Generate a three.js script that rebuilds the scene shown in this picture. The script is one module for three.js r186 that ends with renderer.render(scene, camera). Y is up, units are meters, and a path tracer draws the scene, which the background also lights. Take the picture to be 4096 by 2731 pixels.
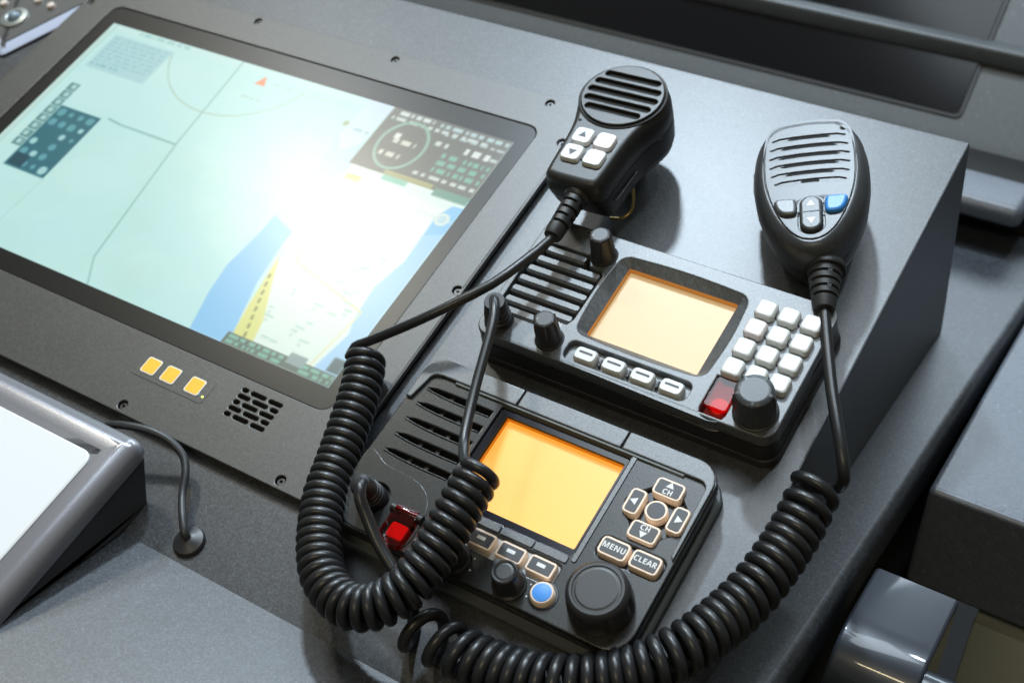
import * as THREE from 'three';
import { toCreasedNormals, mergeGeometries } from 'three/addons/utils/BufferGeometryUtils.js';
import { RoundedBoxGeometry } from 'three/addons/geometries/RoundedBoxGeometry.js';
import { TextGeometry } from 'three/addons/geometries/TextGeometry.js';
import { FontLoader } from 'three/addons/loaders/FontLoader.js';
import { RectAreaLightUniformsLib } from 'three/addons/lights/RectAreaLightUniformsLib.js';

// ---------------------------------------------------------------- camera, light, exposure
// y is up, the desk top is y = 0; the sloping instrument panel rises from z = 0 towards the back.
const TILT = THREE.MathUtils.degToRad(22.6), HINGE = 0.1963;
const toRoom = new THREE.Matrix4().makeRotationX(TILT).multiply(new THREE.Matrix4().makeTranslation(0, 0, -HINGE)); // panel plane -> room
const scene = new THREE.Scene();
const camera = new THREE.PerspectiveCamera(29.826, 1024 / 682, 0.02, 30);
{
  const m = new THREE.Matrix4().makeBasis(
    new THREE.Vector3(0.84177, 0.02831, -0.53909), new THREE.Vector3(-0.31894, 0.83181, -0.45430), new THREE.Vector3(0.43555, 0.55438, 0.70919));
  camera.quaternion.setFromRotationMatrix(m);
  camera.position.set(0.31359, 0.47459, 0.32930);
  camera.focus = 0.65; camera.userData.fStop = 9;
}
const renderer = new THREE.WebGLRenderer({ antialias: true });
renderer.toneMapping = THREE.LinearToneMapping;
renderer.toneMappingExposure = 1.14;
renderer.shadowMap.enabled = true;
scene.background = new THREE.Color().setRGB(0.10, 0.094, 0.074);      // the dim hall all round
RectAreaLightUniformsLib.init();
const LAMPS = [ // direction from the panel, distance, size, intensity, colour
  { at: [-1.84, 2.45, -0.57], size: [0.24, 0.24], power: 76, color: [1.0, 0.95, 0.80], label: 'square lamp added for a glare on the screen, high above the left of the console' },  // added so that its mirror image makes the glare on the screen
  { at: [-0.95, 2.90, -1.05], size: [0.20, 0.20], power: 490, color: [0.72, 0.87, 1.0], label: 'square hall lamp high above the back of the console' },
  { at: [0.42, 2.90, -0.95], size: [0.16, 0.16], power: 180, color: [0.76, 0.89, 1.0], label: 'square hall lamp high above the right of the console' },
  { at: [-1.90, 2.10, -1.15], size: [0.20, 0.20], power: 30, color: [0.72, 0.87, 1.0], label: 'square hall lamp high above the back left of the console' },
  { at: [0.35, 2.20, 2.05], size: [1.60, 0.10], power: 26, color: [1.0, 0.84, 0.52], label: 'warm lamp high behind the viewer, drawn out long to streak the armrest' },  // warm front light; its long shape is added to streak the armrest
  { at: [-0.75, 1.95, -2.95], size: [2.60, 0.80], power: 5.0, color: [0.72, 0.87, 1.0], label: 'wide cool fill panel added far behind the console' },  // added fill, gives sheen to level tops and rounded edges
  { at: [-0.30, 3.00, -0.40], size: [1.40, 1.00], power: 3.4, color: [0.80, 0.91, 1.0], label: 'wide cool fill panel added straight above the console' },  // added fill, soft and even from overhead
];

// ---------------------------------------------------------------- helpers (all shapes in millimetres)
let seed = 7; const rnd = () => (seed = (seed * 16807) % 2147483647) / 2147483647;
const names = {};
const numbered = (n) => { const k = names[n] = (names[n] ?? -1) + 1; return k ? `${n}_${String(k).padStart(3, '0')}` : n; };
const ORG = new WeakMap();
const onPanel = [];
function thing(name, label, category, org = [0, 0, 0], { panel = true, group, kind } = {}) {
  const o = new THREE.Group(); o.name = numbered(name); scene.add(o);
  o.position.set(...org).multiplyScalar(0.001); ORG.set(o, org);
  o.userData = { label, category }; if (group) o.userData.group = group; if (kind) o.userData.kind = kind;
  if (panel) onPanel.push(o);
  return o;
}
function part(name, geo, mat, parent, label) {           // geometry in the parent's frame (absolute mm)
  const org = ORG.get(parent), g = geo.clone();
  g.translate(-org[0], -org[1], -org[2]); g.scale(0.001, 0.001, 0.001);
  const m = new THREE.Mesh(g, mat); m.name = name; m.castShadow = m.receiveShadow = true;
  parent.add(m); ORG.set(m, org); if (label) m.userData.label = label;
  return m;
}
const MMG = new WeakMap();
function put(name, geo, mat, parent, [x, y, z], turn = 0) {  // a shared geometry placed at a spot (absolute mm)
  const org = ORG.get(parent); let g = MMG.get(geo);
  if (!g) { g = geo.clone(); g.scale(0.001, 0.001, 0.001); MMG.set(geo, g); }
  const m = new THREE.Mesh(g, mat); m.name = name; m.castShadow = m.receiveShadow = true;
  m.position.set(x - org[0], y - org[1], z - org[2]).multiplyScalar(0.001); m.rotation.y = turn;
  parent.add(m); ORG.set(m, [x, y, z]); return m;
}
// rounded rectangle outline, m points on each side, k on each corner
function rr(cx, cz, w, d, r, k = 5, bulge = 0, m = 1) {
  const p = [], hw = w / 2 - r, hd = d / 2 - r, cs = [[hw, hd], [-hw, hd], [-hw, -hd], [hw, -hd]];
  for (let c = 0; c < 4; c++) {
    for (let i = 0; i <= k; i++) { const a = (c + i / k) * Math.PI / 2; p.push([cs[c][0] + r * Math.cos(a), cs[c][1] + r * Math.sin(a)]); }
    if (bulge) {
      const a = p[p.length - 1], n = cs[(c + 1) % 4], an = (c + 1) * Math.PI / 2, b = [n[0] + r * Math.cos(an), n[1] + r * Math.sin(an)];
      for (let i = 1; i <= m; i++) { const t = i / (m + 1), s = Math.sin(Math.PI * t) * bulge; p.push([a[0] + (b[0] - a[0]) * t + Math.cos(an) * s, a[1] + (b[1] - a[1]) * t + Math.sin(an) * s]); }
    }
  }
  return p.map(([x, z]) => [x + cx, z + cz]);
}
const circ = (cx, cz, r, n = 32, f = null) => Array.from({ length: n }, (_, i) => { const a = i / n * 2 * Math.PI, q = f ? r * f(a) : r; return [cx + q * Math.cos(a), cz + q * Math.sin(a)]; });
const pathOf = (pts, C = THREE.Shape) => { const s = new C(); pts.forEach(([x, z], i) => i ? s.lineTo(x, -z) : s.moveTo(x, -z)); s.closePath(); return s; };
function ex(pts, y0, y1, bevel = 0.6, holes = [], seg = 2, crease = 0.6) {  // flat plate with rounded edges and openings
  const turn = (p, cw) => (p.reduce((q, a, i) => q + a[0] * p[(i + 1) % p.length][1] - a[1] * p[(i + 1) % p.length][0], 0) > 0) === cw ? p : p.slice().reverse();
  const s = pathOf(turn(pts, true)); for (const h of holes) s.holes.push(pathOf(turn(h, false), THREE.Path));
  const g = new THREE.ExtrudeGeometry(s, { depth: Math.max(0.01, y1 - y0 - 2 * bevel), bevelEnabled: bevel > 0, bevelThickness: bevel, bevelSize: bevel, bevelOffset: -bevel, bevelSegments: seg, curveSegments: 8 });
  g.rotateX(-Math.PI / 2); g.translate(0, y0 + bevel, 0);
  return flatCaps(toCreasedNormals(g, crease));
}
function flatCaps(g) { // level faces keep a level normal
  g.computeBoundingBox(); const mid = (g.boundingBox.min.y + g.boundingBox.max.y) / 2, p = g.attributes.position, n = g.attributes.normal;
  for (let i = 0; i < p.count; i += 3) { const y0 = p.getY(i), y1 = p.getY(i + 1), y2 = p.getY(i + 2); if (Math.max(y0, y1, y2) - Math.min(y0, y1, y2) < 2e-3) { const up = Math.abs(n.getY(i)) > 0.5 ? Math.sign(n.getY(i)) : y0 > mid ? 1 : -1; for (let k = 0; k < 3; k++) n.setXYZ(i + k, 0, up, 0); } }
  return g;
}
function loft(secs, { top = true, bottom = true, crease = 0.7 } = {}) {     // skin through outlines at rising heights
  const P = [], U = [], n = secs[0][1].length;
  const v = ([x, z], y) => { P.push(x, y, z); U.push(x + y * 0.7, z + y * 0.6); };
  for (let i = 0; i + 1 < secs.length; i++) for (let j = 0; j < n; j++) {
    const [y0, a] = secs[i], [y1, b] = secs[i + 1], k = (j + 1) % n;
    v(a[j], y0); v(b[j], y1); v(a[k], y0); v(a[k], y0); v(b[j], y1); v(b[k], y1);
  }
  const cap = ([y, a], up) => {
    const c = a.reduce((s, q) => [s[0] + q[0] / n, s[1] + q[1] / n], [0, 0]);
    for (let j = 0; j < n; j++) { const k = (j + 1) % n; v(c, y); v(a[up ? k : j], y); v(a[up ? j : k], y); }
  };
  if (top) cap(secs[secs.length - 1], true);
  if (bottom) cap(secs[0], false);
  const g = new THREE.BufferGeometry();
  g.setAttribute('position', new THREE.Float32BufferAttribute(P, 3)); g.setAttribute('uv', new THREE.Float32BufferAttribute(U, 2));
  return flatCaps(toCreasedNormals(g, crease));
}
const ring = (pts, n = 28) => new THREE.CatmullRomCurve3(pts.map(([x, z]) => new THREE.Vector3(x, 0, z)), true, 'centripetal').getSpacedPoints(n).slice(0, -1).map((p) => [p.x, p.z]);
const scaleO = (p, cx, cz, sx, sz = sx) => p.map(([x, z]) => [cx + (x - cx) * sx, cz + (z - cz) * sz]);
function insetO(p, d) { // move an outline inwards along its normals
  const n = p.length; let area = 0; for (let i = 0; i < n; i++) { const a = p[i], b = p[(i + 1) % n]; area += a[0] * b[1] - a[1] * b[0]; }
  const sg = Math.sign(area);
  return p.map((q, i) => { let k = 1; while (Math.hypot(p[(i + k) % n][0] - p[(i - k + n) % n][0], p[(i + k) % n][1] - p[(i - k + n) % n][1]) < 1e-6) k++; const a = p[(i - k + n) % n], b = p[(i + k) % n], l = Math.hypot(b[0] - a[0], b[1] - a[1]); return [q[0] - sg * d * (b[1] - a[1]) / l, q[1] + sg * d * (b[0] - a[0]) / l]; });
}
const pill = (cx, cz, w, d) => rr(cx, cz, w, d, Math.min(w, d) / 2 - 0.01, 4);
function lathe(prof, n = 32, crease = 0.6) { const g = new THREE.LatheGeometry(prof.map(([r, y]) => new THREE.Vector2(r, y)), n); return toCreasedNormals(g.toNonIndexed(), crease); }
function cyl(r0, r1, y0, y1, n = 28, b = 0.5) { return lathe([[0.001, y0], [r0 - b * 0.5, y0], [r0, y0 + b * 0.5], [r1, y1 - b], [r1 - b * 0.3, y1 - b * 0.3], [r1 - b, y1], [0.001, y1]], n); }
function sweep(pts, rad, nr = 10) {                      // round cable along a polyline of Vector3 (mm)
  const n = pts.length, P = [], N = [], U = [], I = []; let nrm = null, len = 0;
  for (let i = 0; i < n; i++) {
    const t = pts[Math.min(n - 1, i + 1)].clone().sub(pts[Math.max(0, i - 1)]).normalize();
    if (!nrm) { nrm = new THREE.Vector3(0, 1, 0).cross(t); if (nrm.length() < 1e-3) nrm.set(1, 0, 0); }
    nrm.sub(t.clone().multiplyScalar(nrm.dot(t))).normalize();
    const b = t.clone().cross(nrm), r = typeof rad === 'function' ? rad(i / (n - 1)) : rad;
    if (i) len += pts[i].distanceTo(pts[i - 1]);
    for (let j = 0; j <= nr; j++) {
      const a = j / nr * 2 * Math.PI, d = nrm.clone().multiplyScalar(Math.cos(a)).addScaledVector(b, Math.sin(a));
      P.push(pts[i].x + d.x * r, pts[i].y + d.y * r, pts[i].z + d.z * r); N.push(d.x, d.y, d.z); U.push(a * r, len);
      if (i && j) { const q = i * (nr + 1) + j, w = q - nr - 1; I.push(w - 1, w, q - 1, q - 1, w, q); }
    }
  }
  const g = new THREE.BufferGeometry();
  g.setAttribute('position', new THREE.Float32BufferAttribute(P, 3)); g.setAttribute('normal', new THREE.Float32BufferAttribute(N, 3)); g.setAttribute('uv', new THREE.Float32BufferAttribute(U, 2)); g.setIndex(I);
  return g;
}
const V = (a) => a.map((p) => new THREE.Vector3(...p));
const smooth = (pts, n) => new THREE.CatmullRomCurve3(V(pts), false, 'centripetal').getPoints(n);
function coil(path, R, pitch, from, to, { per = 20, hand = -1, stretch = () => 1 } = {}) {      // a helix wound round a path, its ends turned towards the leads
  const c = new THREE.CatmullRomCurve3(V(path), false, 'centripetal'); c.arcLengthDivisions = 800;
  const L = c.getLength(), M = 800, fr = c.computeFrenetFrames(M, false);
  const at = (t, a) => { const k = Math.min(M, Math.round(t * M)); return c.getPointAt(t).addScaledVector(fr.normals[k], R * Math.cos(a)).addScaledVector(fr.binormals[k], R * Math.sin(a)); };
  const best = (t, [p, d]) => { let b = 0, q = -1e9; for (let i = 0; i < 72; i++) { const a = i / 72 * 2 * Math.PI, x = at(t, a), dir = at(t, a + hand * 0.05).sub(x).normalize(), v = dir.dot(new THREE.Vector3(...d).normalize()) * 1.0 - x.distanceTo(new THREE.Vector3(...p)) / (1.2 * R); if (v > q) { q = v; b = a; } } return b; };
  const N = 4000, acc = [0]; for (let i = 0; i < N; i++) acc.push(acc[i] + hand * 2 * Math.PI * (L / N) / (pitch * stretch((i + 0.5) / N)));
  const a0 = best(0, from), a1 = best(1, to), want = a1 - a0, tot = acc[N], k = (want + 2 * Math.PI * Math.round((tot - want) / (2 * Math.PI))) / tot;
  const out = [], n = Math.round(Math.abs(tot * k) / (2 * Math.PI) * per); let j = 0;
  for (let i = 0; i <= n; i++) { const a = tot * i / n; while (j < N - 1 && Math.abs(acc[j + 1]) < Math.abs(a)) j++; const f = (a - acc[j]) / (acc[j + 1] - acc[j]); out.push(at(Math.min(1, (j + f) / N), a0 + a * k)); }
  return out;
}
const aim = (g, from, to) => { // a lathe along +y from the origin turned to run from -> to
  const d = new THREE.Vector3(...to).sub(new THREE.Vector3(...from)).normalize();
  g = g.clone(); g.applyQuaternion(new THREE.Quaternion().setFromUnitVectors(new THREE.Vector3(0, 1, 0), d)); g.translate(...from); return g;
};

// ---------------------------------------------------------------- procedural textures and materials
function noiseTex(n, tile, fn, srgb = false) {
  const d = new Uint8Array(n * n * 4);
  for (let y = 0; y < n; y++) for (let x = 0; x < n; x++) { const v = fn(x, y), i = (y * n + x) * 4; if (v.length) { d[i] = v[0]; d[i + 1] = v[1]; d[i + 2] = v[2]; } else d[i] = d[i + 1] = d[i + 2] = v; d[i + 3] = 255; }
  const t = new THREE.DataTexture(d, n, n); t.wrapS = t.wrapT = THREE.RepeatWrapping; t.magFilter = THREE.LinearFilter; t.minFilter = THREE.LinearFilter; t.repeat.set(1 / tile, 1 / tile); if (srgb) t.colorSpace = THREE.SRGBColorSpace; t.needsUpdate = true; return t;
}
function valueNoise(n, cells) { // tiling value noise, 0..1
  const g = Array.from({ length: cells * cells }, rnd), f = (t) => t * t * (3 - 2 * t);
  return (x, y) => { const u = x / n * cells, w = y / n * cells, i = Math.floor(u), j = Math.floor(w), a = f(u - i), b = f(w - j), q = (p, r) => g[((r % cells) * cells) + (p % cells)]; return (q(i, j) * (1 - a) + q(i + 1, j) * a) * (1 - b) + (q(i, j + 1) * (1 - a) + q(i + 1, j + 1) * a) * b; };
}
const nA = valueNoise(512, 256), nB = valueNoise(512, 128), nC = valueNoise(512, 23), nD = valueNoise(512, 7);
const grain = noiseTex(512, 190, (x, y) => 255 * (0.55 * nA(x, y) + 0.45 * nB(x, y)));
const fine = noiseTex(512, 90, (x, y) => 255 * (0.6 * nA(x, y) + 0.4 * nB(x, y)));
const speck = (r, g, b, amp, tile) => noiseTex(512, tile, (x, y) => { const k = 1 + amp * ((nA(x, y) + nB(x, y)) - 1) + amp * 0.14 * (nC(x, y) - 0.5) + amp * 0.14 * (nD(x, y) - 0.5); const d = rnd() < 0.0007 ? 2.6 : 1; return [r, g, b].map((c) => Math.max(0, Math.min(255, c * k * d))); }, true);   // grain with a few specks of dust
const smear = noiseTex(512, 260, (x, y) => { const v = 0.5 + 0.5 * (nC(x, y) * 0.5 + nD(x, y) * 0.5 - 0.5); return [0, 255 * v, 0]; });
const lin = (r, g, b) => new THREE.Color().setRGB(r, g, b);
const std = (color, roughness, o = {}) => new THREE.MeshStandardMaterial({ color: color.isColor ? color : lin(...color), roughness, ...o });
const phys = (color, roughness, o = {}) => new THREE.MeshPhysicalMaterial({ color: color.isColor ? color : lin(...color), roughness, ...o });
const white = lin(1, 1, 1);
const M = {
  panel: phys(white, 0.39, { ior: 1.72, map: speck(50, 53, 57, 0.65, 110), bumpMap: fine, bumpScale: 0.00003 }),
  desk: phys(white, 0.41, { ior: 1.72, map: speck(48, 52, 58, 0.75, 110), bumpMap: fine, bumpScale: 0.00003 }),
  frame: phys(white, 0.42, { ior: 1.72, map: speck(58, 57, 54, 0.3, 120), bumpMap: fine, bumpScale: 0.00003 }),
  radio: phys(white, 0.40, { ior: 1.72, map: speck(76, 79, 81, 0.32, 100), bumpMap: fine, bumpScale: 0.00003 }),
  face: std(white, 0.27, { map: speck(38, 39, 38, 0.25, 100), bumpMap: fine, bumpScale: 0.00002 }),
  black: std([0.012, 0.012, 0.013], 0.42, { bumpMap: fine, bumpScale: 0.00004 }),
  void: std([0.004, 0.004, 0.004], 0.8),
  rubber: std([0.022, 0.022, 0.023], 0.40),
  cord: std([0.017, 0.0175, 0.019], 0.33),
  cordMatt: std([0.026, 0.027, 0.028], 0.42),
  mic: std(white, 0.40, { map: speck(36, 36, 35, 0.2, 70), bumpMap: fine, bumpScale: 0.000025 }),
  micGrey: std(white, 0.36, { map: speck(58, 60, 62, 0.2, 80), bumpMap: fine, bumpScale: 0.000025 }),
  micRim: std(white, 0.36, { map: speck(58, 60, 62, 0.16, 80), bumpMap: fine, bumpScale: 0.00002 }),
  gasket: std([0.085, 0.095, 0.10], 0.5),
  whiteKey: phys([0.62, 0.63, 0.62], 0.34, { clearcoat: 0.15 }),
  pinkKey: phys([0.68, 0.62, 0.62], 0.34, { clearcoat: 0.15 }),
  ink: std([0.035, 0.037, 0.04], 0.5),
  print: std([0.75, 0.75, 0.74], 0.5),
  keyCap: std([0.055, 0.058, 0.065], 0.5),
  keyRim: phys([0.95, 0.74, 0.58], 0.35),  // pale peach plastic, brightened in colour to stand for its backlight glow
  blueKey: phys([0.035, 0.24, 0.66], 0.38),
  blueCap: std([0.05, 0.27, 0.75], 0.45),
  red: phys([0.88, 0.03, 0.04], 0.10, { transmission: 1, thickness: 0, ior: 1.49 }),
  redKey: std([0.8, 0.05, 0.04], 0.45),
  orangeKey: std([0.90, 0.10, 0.02], 0.45),
  glass: phys([0.007, 0.007, 0.007], 0.29),
  lcdMask: phys([0.005, 0.006, 0.012], 0.16),
  steel: std([0.45, 0.45, 0.44], 0.3, { metalness: 1 }),
  darkSteel: std([0.10, 0.10, 0.10], 0.35, { metalness: 0.9 }),
  brass: std([0.62, 0.45, 0.18], 0.28, { metalness: 1 }),
  silver: std([0.32, 0.32, 0.35], 0.28, { metalness: 0.6, bumpMap: fine, bumpScale: 0.00003 }),
  shell: std([0.045, 0.045, 0.052], 0.34),
  whiteTop: phys([0.74, 0.75, 0.77], 0.5, { clearcoat: 0.2, clearcoatRoughness: 0.3 }),
  yellowKey: std([0.92, 0.50, 0.03], 0.45),
  keyEdge: std([0.88, 0.84, 0.74], 0.45),
  gloss: phys([0.03, 0.037, 0.05], 0.34, { metalness: 0.2, clearcoat: 0.8, clearcoatRoughness: 0.07 }),
  cabinet: phys(white, 0.40, { ior: 1.72, map: speck(80, 86, 96, 0.12, 240), bumpMap: grain, bumpScale: 0.00012 }),
  rear: std(white, 0.42, { map: speck(76, 80, 82, 0.08, 260) }),
  rearGlass: phys([0.006, 0.006, 0.007], 0.14, { specularIntensity: 0.55 }),
  pale: std([0.36, 0.39, 0.36], 0.45),
  lavender: std([0.50, 0.55, 0.70], 0.35),
  trackTop: std([0.075, 0.075, 0.072], 0.45),
  ring: std([0.28, 0.30, 0.28], 0.35, { metalness: 0.4 }),
  ball: phys([0.16, 0.22, 0.27], 0.25),
};
const font = await new FontLoader().loadAsync('fonts/droid/droid_sans_bold.typeface.json');
function word(s, size, cx, cz, y, turn = 0) {  // raised lettering lying on a top face
  const g = new TextGeometry(s, { font, size, depth: 0.12, curveSegments: 3, bevelEnabled: false });
  g.computeBoundingBox(); const b = g.boundingBox; g.translate(-(b.min.x + b.max.x) / 2, -(b.min.y + b.max.y) / 2, 0);
  g.rotateX(-Math.PI / 2); g.rotateY(turn); g.translate(cx, y, cz); return g;
}
const tri = (cx, cz, r, turn, y, sx = 1) => { const p = [0, 1, 2].map((i) => { const a = turn + i * 2 * Math.PI / 3; return [cx + r * Math.sin(a) * sx, cz - r * Math.cos(a)]; }); return ex(p, y, y + 0.14, 0); };

// ---------------------------------------------------------------- hall lamps and added lamps
for (const l of LAMPS) {
  const g = new THREE.Group(); g.name = numbered('hall_or_added_lamp'); g.position.set(...l.at); g.lookAt(0, 0, -0.05); scene.add(g);
  g.userData = { label: l.label, category: 'lamp', group: 'lamps of the hall' };
  const [w, h] = l.size;
  const box = new THREE.Mesh(new THREE.BoxGeometry(w + 0.04, h + 0.04, 0.05), std([0.5, 0.5, 0.5], 0.5)); box.name = 'housing'; box.position.z = -0.035; g.add(box);
  const pane = new THREE.Mesh(new THREE.BoxGeometry(w, h, 0.006), std([0.8, 0.8, 0.8], 0.5, { emissive: lin(...l.color), emissiveIntensity: 2 })); pane.name = 'diffuser'; pane.position.z = -0.006; g.add(pane);
  box.castShadow = pane.castShadow = true;
  const light = new THREE.RectAreaLight(lin(...l.color), l.power, w, h); light.position.copy(g.position); light.quaternion.copy(g.quaternion); light.rotateY(Math.PI); scene.add(light); light.name = 'hall_or_added_light';
}

// ---------------------------------------------------------------- the setting: desk, sloping panel, floor
const structure = (name, label, category, opt) => thing(name, label, category, [0, 0, 0], { kind: 'structure', ...opt });
{
  const d = structure('desk', 'dark grey textured console desk under the sloping panel', 'desk', { panel: false });
  part('desk_top', ex([[-1300, 700], [199, 700], [202.5, 90], [215.5, -430], [222, -636], [-1300, -636]], -34, 0, 7, [], 5), M.desk, d);
  part('skirt', ex([[-1290, 690], [192, 690], [196, 90], [204, -430], [210, -620], [-1290, -620]], -500, -36, 1), M.void, d);
  part('kick_board', ex([[-1300, -637], [213, -637], [213, -700], [-1300, -700]], -40, 33, 1), M.void, d);
  const f = structure('floor', 'dark floor far below the console', 'floor', { panel: false });
  part('floor_sheet', ex([[-4000, 4000], [4000, 4000], [4000, -4000], [-4000, -4000]], -720, -700, 1), std([0.03, 0.03, 0.03], 0.7), f);
}
{
  const p = structure('instrument_panel', 'dark grey textured sloping instrument panel', 'panel');
  // a wedge seen from the side: top face is the panel plane, underside reaches the desk
  const T = TILT, s = new THREE.Shape(); const L = 196.3 + 233, c = Math.cos(T);
  s.moveTo(HINGE * 1000 - 0.5, -0.2); s.lineTo(-231, 0); s.quadraticCurveTo(-233, 0, -233, -2); s.lineTo(-226.5, -Math.tan(T) * (196.3 + 226.5) + 1); s.closePath();
  const g = new THREE.ExtrudeGeometry(s, { depth: 1300 + 176.6 - 2, bevelEnabled: true, bevelSize: 0.9, bevelThickness: 0.9, bevelOffset: -0.9, bevelSegments: 2 });
  g.rotateY(-Math.PI / 2); // shape x -> z, extrude -> -x
  g.translate(175.7, 0, 0);
  const wedge = flatCaps(toCreasedNormals(g, 0.3));
  { const pos = wedge.attributes.position, nor = wedge.attributes.normal, uv = wedge.attributes.uv; for (let i = 0; i < pos.count; i++) Math.abs(nor.getY(i)) > 0.6 ? uv.setXY(i, pos.getX(i), pos.getZ(i)) : uv.setXY(i, pos.getX(i) + pos.getZ(i), pos.getY(i)); }
  part('panel_sheet', wedge, M.panel, p);
}

// ---------------------------------------------------------------- chart display
{
  const t = thing('chart_display', 'large flat chart display in a dark grey frame, showing a pale green sea chart', 'display', [-259, 0, -20]);
  const gx = -256, gz = -30.5, gw = 380, gd = 236;
  const screwAt = [[-321, -170.6], [-196.8, -170.6], [-72.4, -170.2], [-446, -170.6], [-470, -144], [-470, -15], [-470, 110], [-47.5, -142], [-45.6, -15.4], [-47, 105], [-65, 133.4], [-183.8, 133.4], [-303, 133.4], [-422, 133.4]];
  const slots = [];
  for (let r = 0; r < 5; r++) {
    const z = 94.7 + r * 4.3, off = r % 2 ? 0 : -2.8, spans = r % 2 ? [[-123, -114.2], [-112.2, -101.2], [-99.2, -93.6]] : [[-123, -118.5], [-116.5, -105.5], [-103.5, -93.6]];
    for (const [a, b] of spans) slots.push(pill((a + b) / 2, z, b - a, 2.7));
  }
  const holes = [rr(gx, gz, gw, gd, 9, 6), ...screwAt.map(([x, z]) => circ(x, z, 3.1, 16)), ...slots];
  part('frame', ex(rr(-259, -18.7, 434, 314.5, 1.5, 3), 3.2, 6.6, 0.5, holes), M.frame, t);
  part('gasket', ex(rr(-259, -18.7, 426, 306.5, 1.5, 3), 0, 3.1, 0.2), M.void, t);
  part('cover_glass', ex(rr(gx, gz, gw - 0.8, gd - 0.8, 8.7, 6), 3.2, 5.9, 0.3), M.glass, t);
  // the picture on the screen
  const W = 1424, H = 816, cv = document.createElement('canvas'), Q = 0.24; cv.width = Math.round(W * Q); cv.height = Math.round(H * Q); const c = cv.getContext('2d'); c.scale(Q, Q);
  const rect = (x, y, w, h, f) => { c.fillStyle = f; c.fillRect(x, y, w, h); };
  const line = (p, col, w) => { c.strokeStyle = col; c.lineWidth = w; c.beginPath(); p.forEach(([x, y], i) => i ? c.lineTo(x, y) : c.moveTo(x, y)); c.stroke(); };
  const poly = (p, f) => { c.fillStyle = f; c.beginPath(); p.forEach(([x, y], i) => i ? c.lineTo(x, y) : c.moveTo(x, y)); c.closePath(); c.fill(); };
  const marks = (x, y, w, h, col, n) => { let q = x; for (let i = 0; i < n && q < x + w; i++) { const l = 6 + rnd() * 26; rect(q, y, Math.min(l, x + w - q), h, col); q += l + 5 + rnd() * 8; } };
  rect(0, 0, W, H, '#c4eeec');
  for (let i = 0; i < 60; i++) { c.globalAlpha = 0.10; c.fillStyle = rnd() < 0.5 ? '#d2f2ea' : '#b4e2da'; c.beginPath(); c.ellipse(rnd() * 960, rnd() * 816, 60 + rnd() * 90, 40 + rnd() * 60, 0, 0, 7); c.fill(); } c.globalAlpha = 1;
  rect(0, 0, 1050, 24, '#cbeeea'); marks(120, 6, 200, 11, '#a5d4d2', 9);
  rect(16, 0, 4, 816, '#a9d3c8'); rect(6, 30, 4, 780, '#d3d8c4');
  rect(44, 40, 236, 142, '#b3dcdf'); for (let i = 0; i < 8; i++) marks(52, 48 + i * 16, i === 7 ? 120 : 216, 8, i === 7 ? '#86bfc6' : '#9fcfd3', 10);
  for (let i = 0; i < 8; i++) { rect(58, 252 + i * 33, 36, 29, '#5b8f90'); rect(63 + rnd() * 8, 257 + i * 33, 18, 17, '#b4dcd8'); }
  rect(98, 338, 160, 244, '#2f6f7c');
  for (let i = 0; i < 6; i++) for (let j = 0; j < 4; j++) { if (rnd() < 0.2) continue; c.fillStyle = rnd() < 0.3 ? '#a7d9da' : '#62a6b0'; c.beginPath(); c.arc(120 + j * 38, 360 + i * 40, 7 + rnd() * 8, 0, 7); c.fill(); }
  rect(104, 530, 56, 46, '#1d4d5b'); rect(14, 600, 30, 26, '#cfe6dd'); rect(20, 690, 24, 14, '#86bfbf');
  c.strokeStyle = '#a9c9b2'; c.lineWidth = 4; c.beginPath(); c.ellipse(528, -40, 262, 250, 0, 0.35, 2.8); c.stroke();
  line([[519, 0], [521, 33], [544, 334], [604, 739], [652, 816]], '#86b8ae', 4); line([[278, 330], [330, 336], [544, 338]], '#7fb2aa', 5); line([[262, 580], [250, 760]], '#b0d9d2', 3);
  // land right of the channel, the channel, the shoal, the far water
  poly([[1050, 0], [1424, 0], [1424, 816], [1100, 816]], '#dff3ea'); poly([[1060, 240], [1424, 260], [1424, 480], [1060, 520]], '#e8f5ee');
  poly([[965, 40], [967, 142], [986, 285], [975, 386], [975, 496], [962, 623], [973, 707], [1001, 816], [1122, 816], [1072, 637], [1056, 509], [1056, 417], [1063, 255], [1043, 147], [1043, 40]], '#8fccf4'); poly([[965, 40], [967, 142], [986, 285], [975, 386], [975, 440], [1056, 470], [1056, 417], [1063, 255], [1043, 147], [1043, 40]], '#bcdcf3');  // upper reach paler: chart tone plus glare wash put into the blue
  poly([[965, 0], [965, 90], [967, 142], [1000, 190], [1043, 147], [1052, 0]], '#cfe4f2');
  poly([[1070, 540], [1108, 622], [1159, 722], [1184, 816], [1120, 816], [1096, 700]], '#dde28e'); for (let i = 0; i < 8; i++) line([[1086 + i * 8, 600 + i * 24], [1090 + i * 8, 614 + i * 24]], '#8a8a55', 6);
  poly([[1352, 816], [1380, 675], [1365, 627], [1356, 533], [1380, 437], [1373, 291], [1394, 245], [1424, 241], [1424, 816]], '#a5d4f4'); poly([[1373, 291], [1394, 245], [1424, 241], [1424, 330], [1380, 350]], '#8cc9f2');
  c.fillStyle = '#dcecdf'; c.beginPath(); c.arc(1393, 291, 20, 0, 7); c.fill(); c.fillStyle = '#b4d8e6'; c.beginPath(); c.arc(1393, 291, 12, 0, 7); c.fill();
  line([[1117, 424], [1123, 542], [1372, 610]], '#e0dfae', 5); line([[1117, 424], [1240, 400]], '#e6e4c0', 4); line([[1372, 610], [1340, 816]], '#e0dfae', 4);
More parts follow.
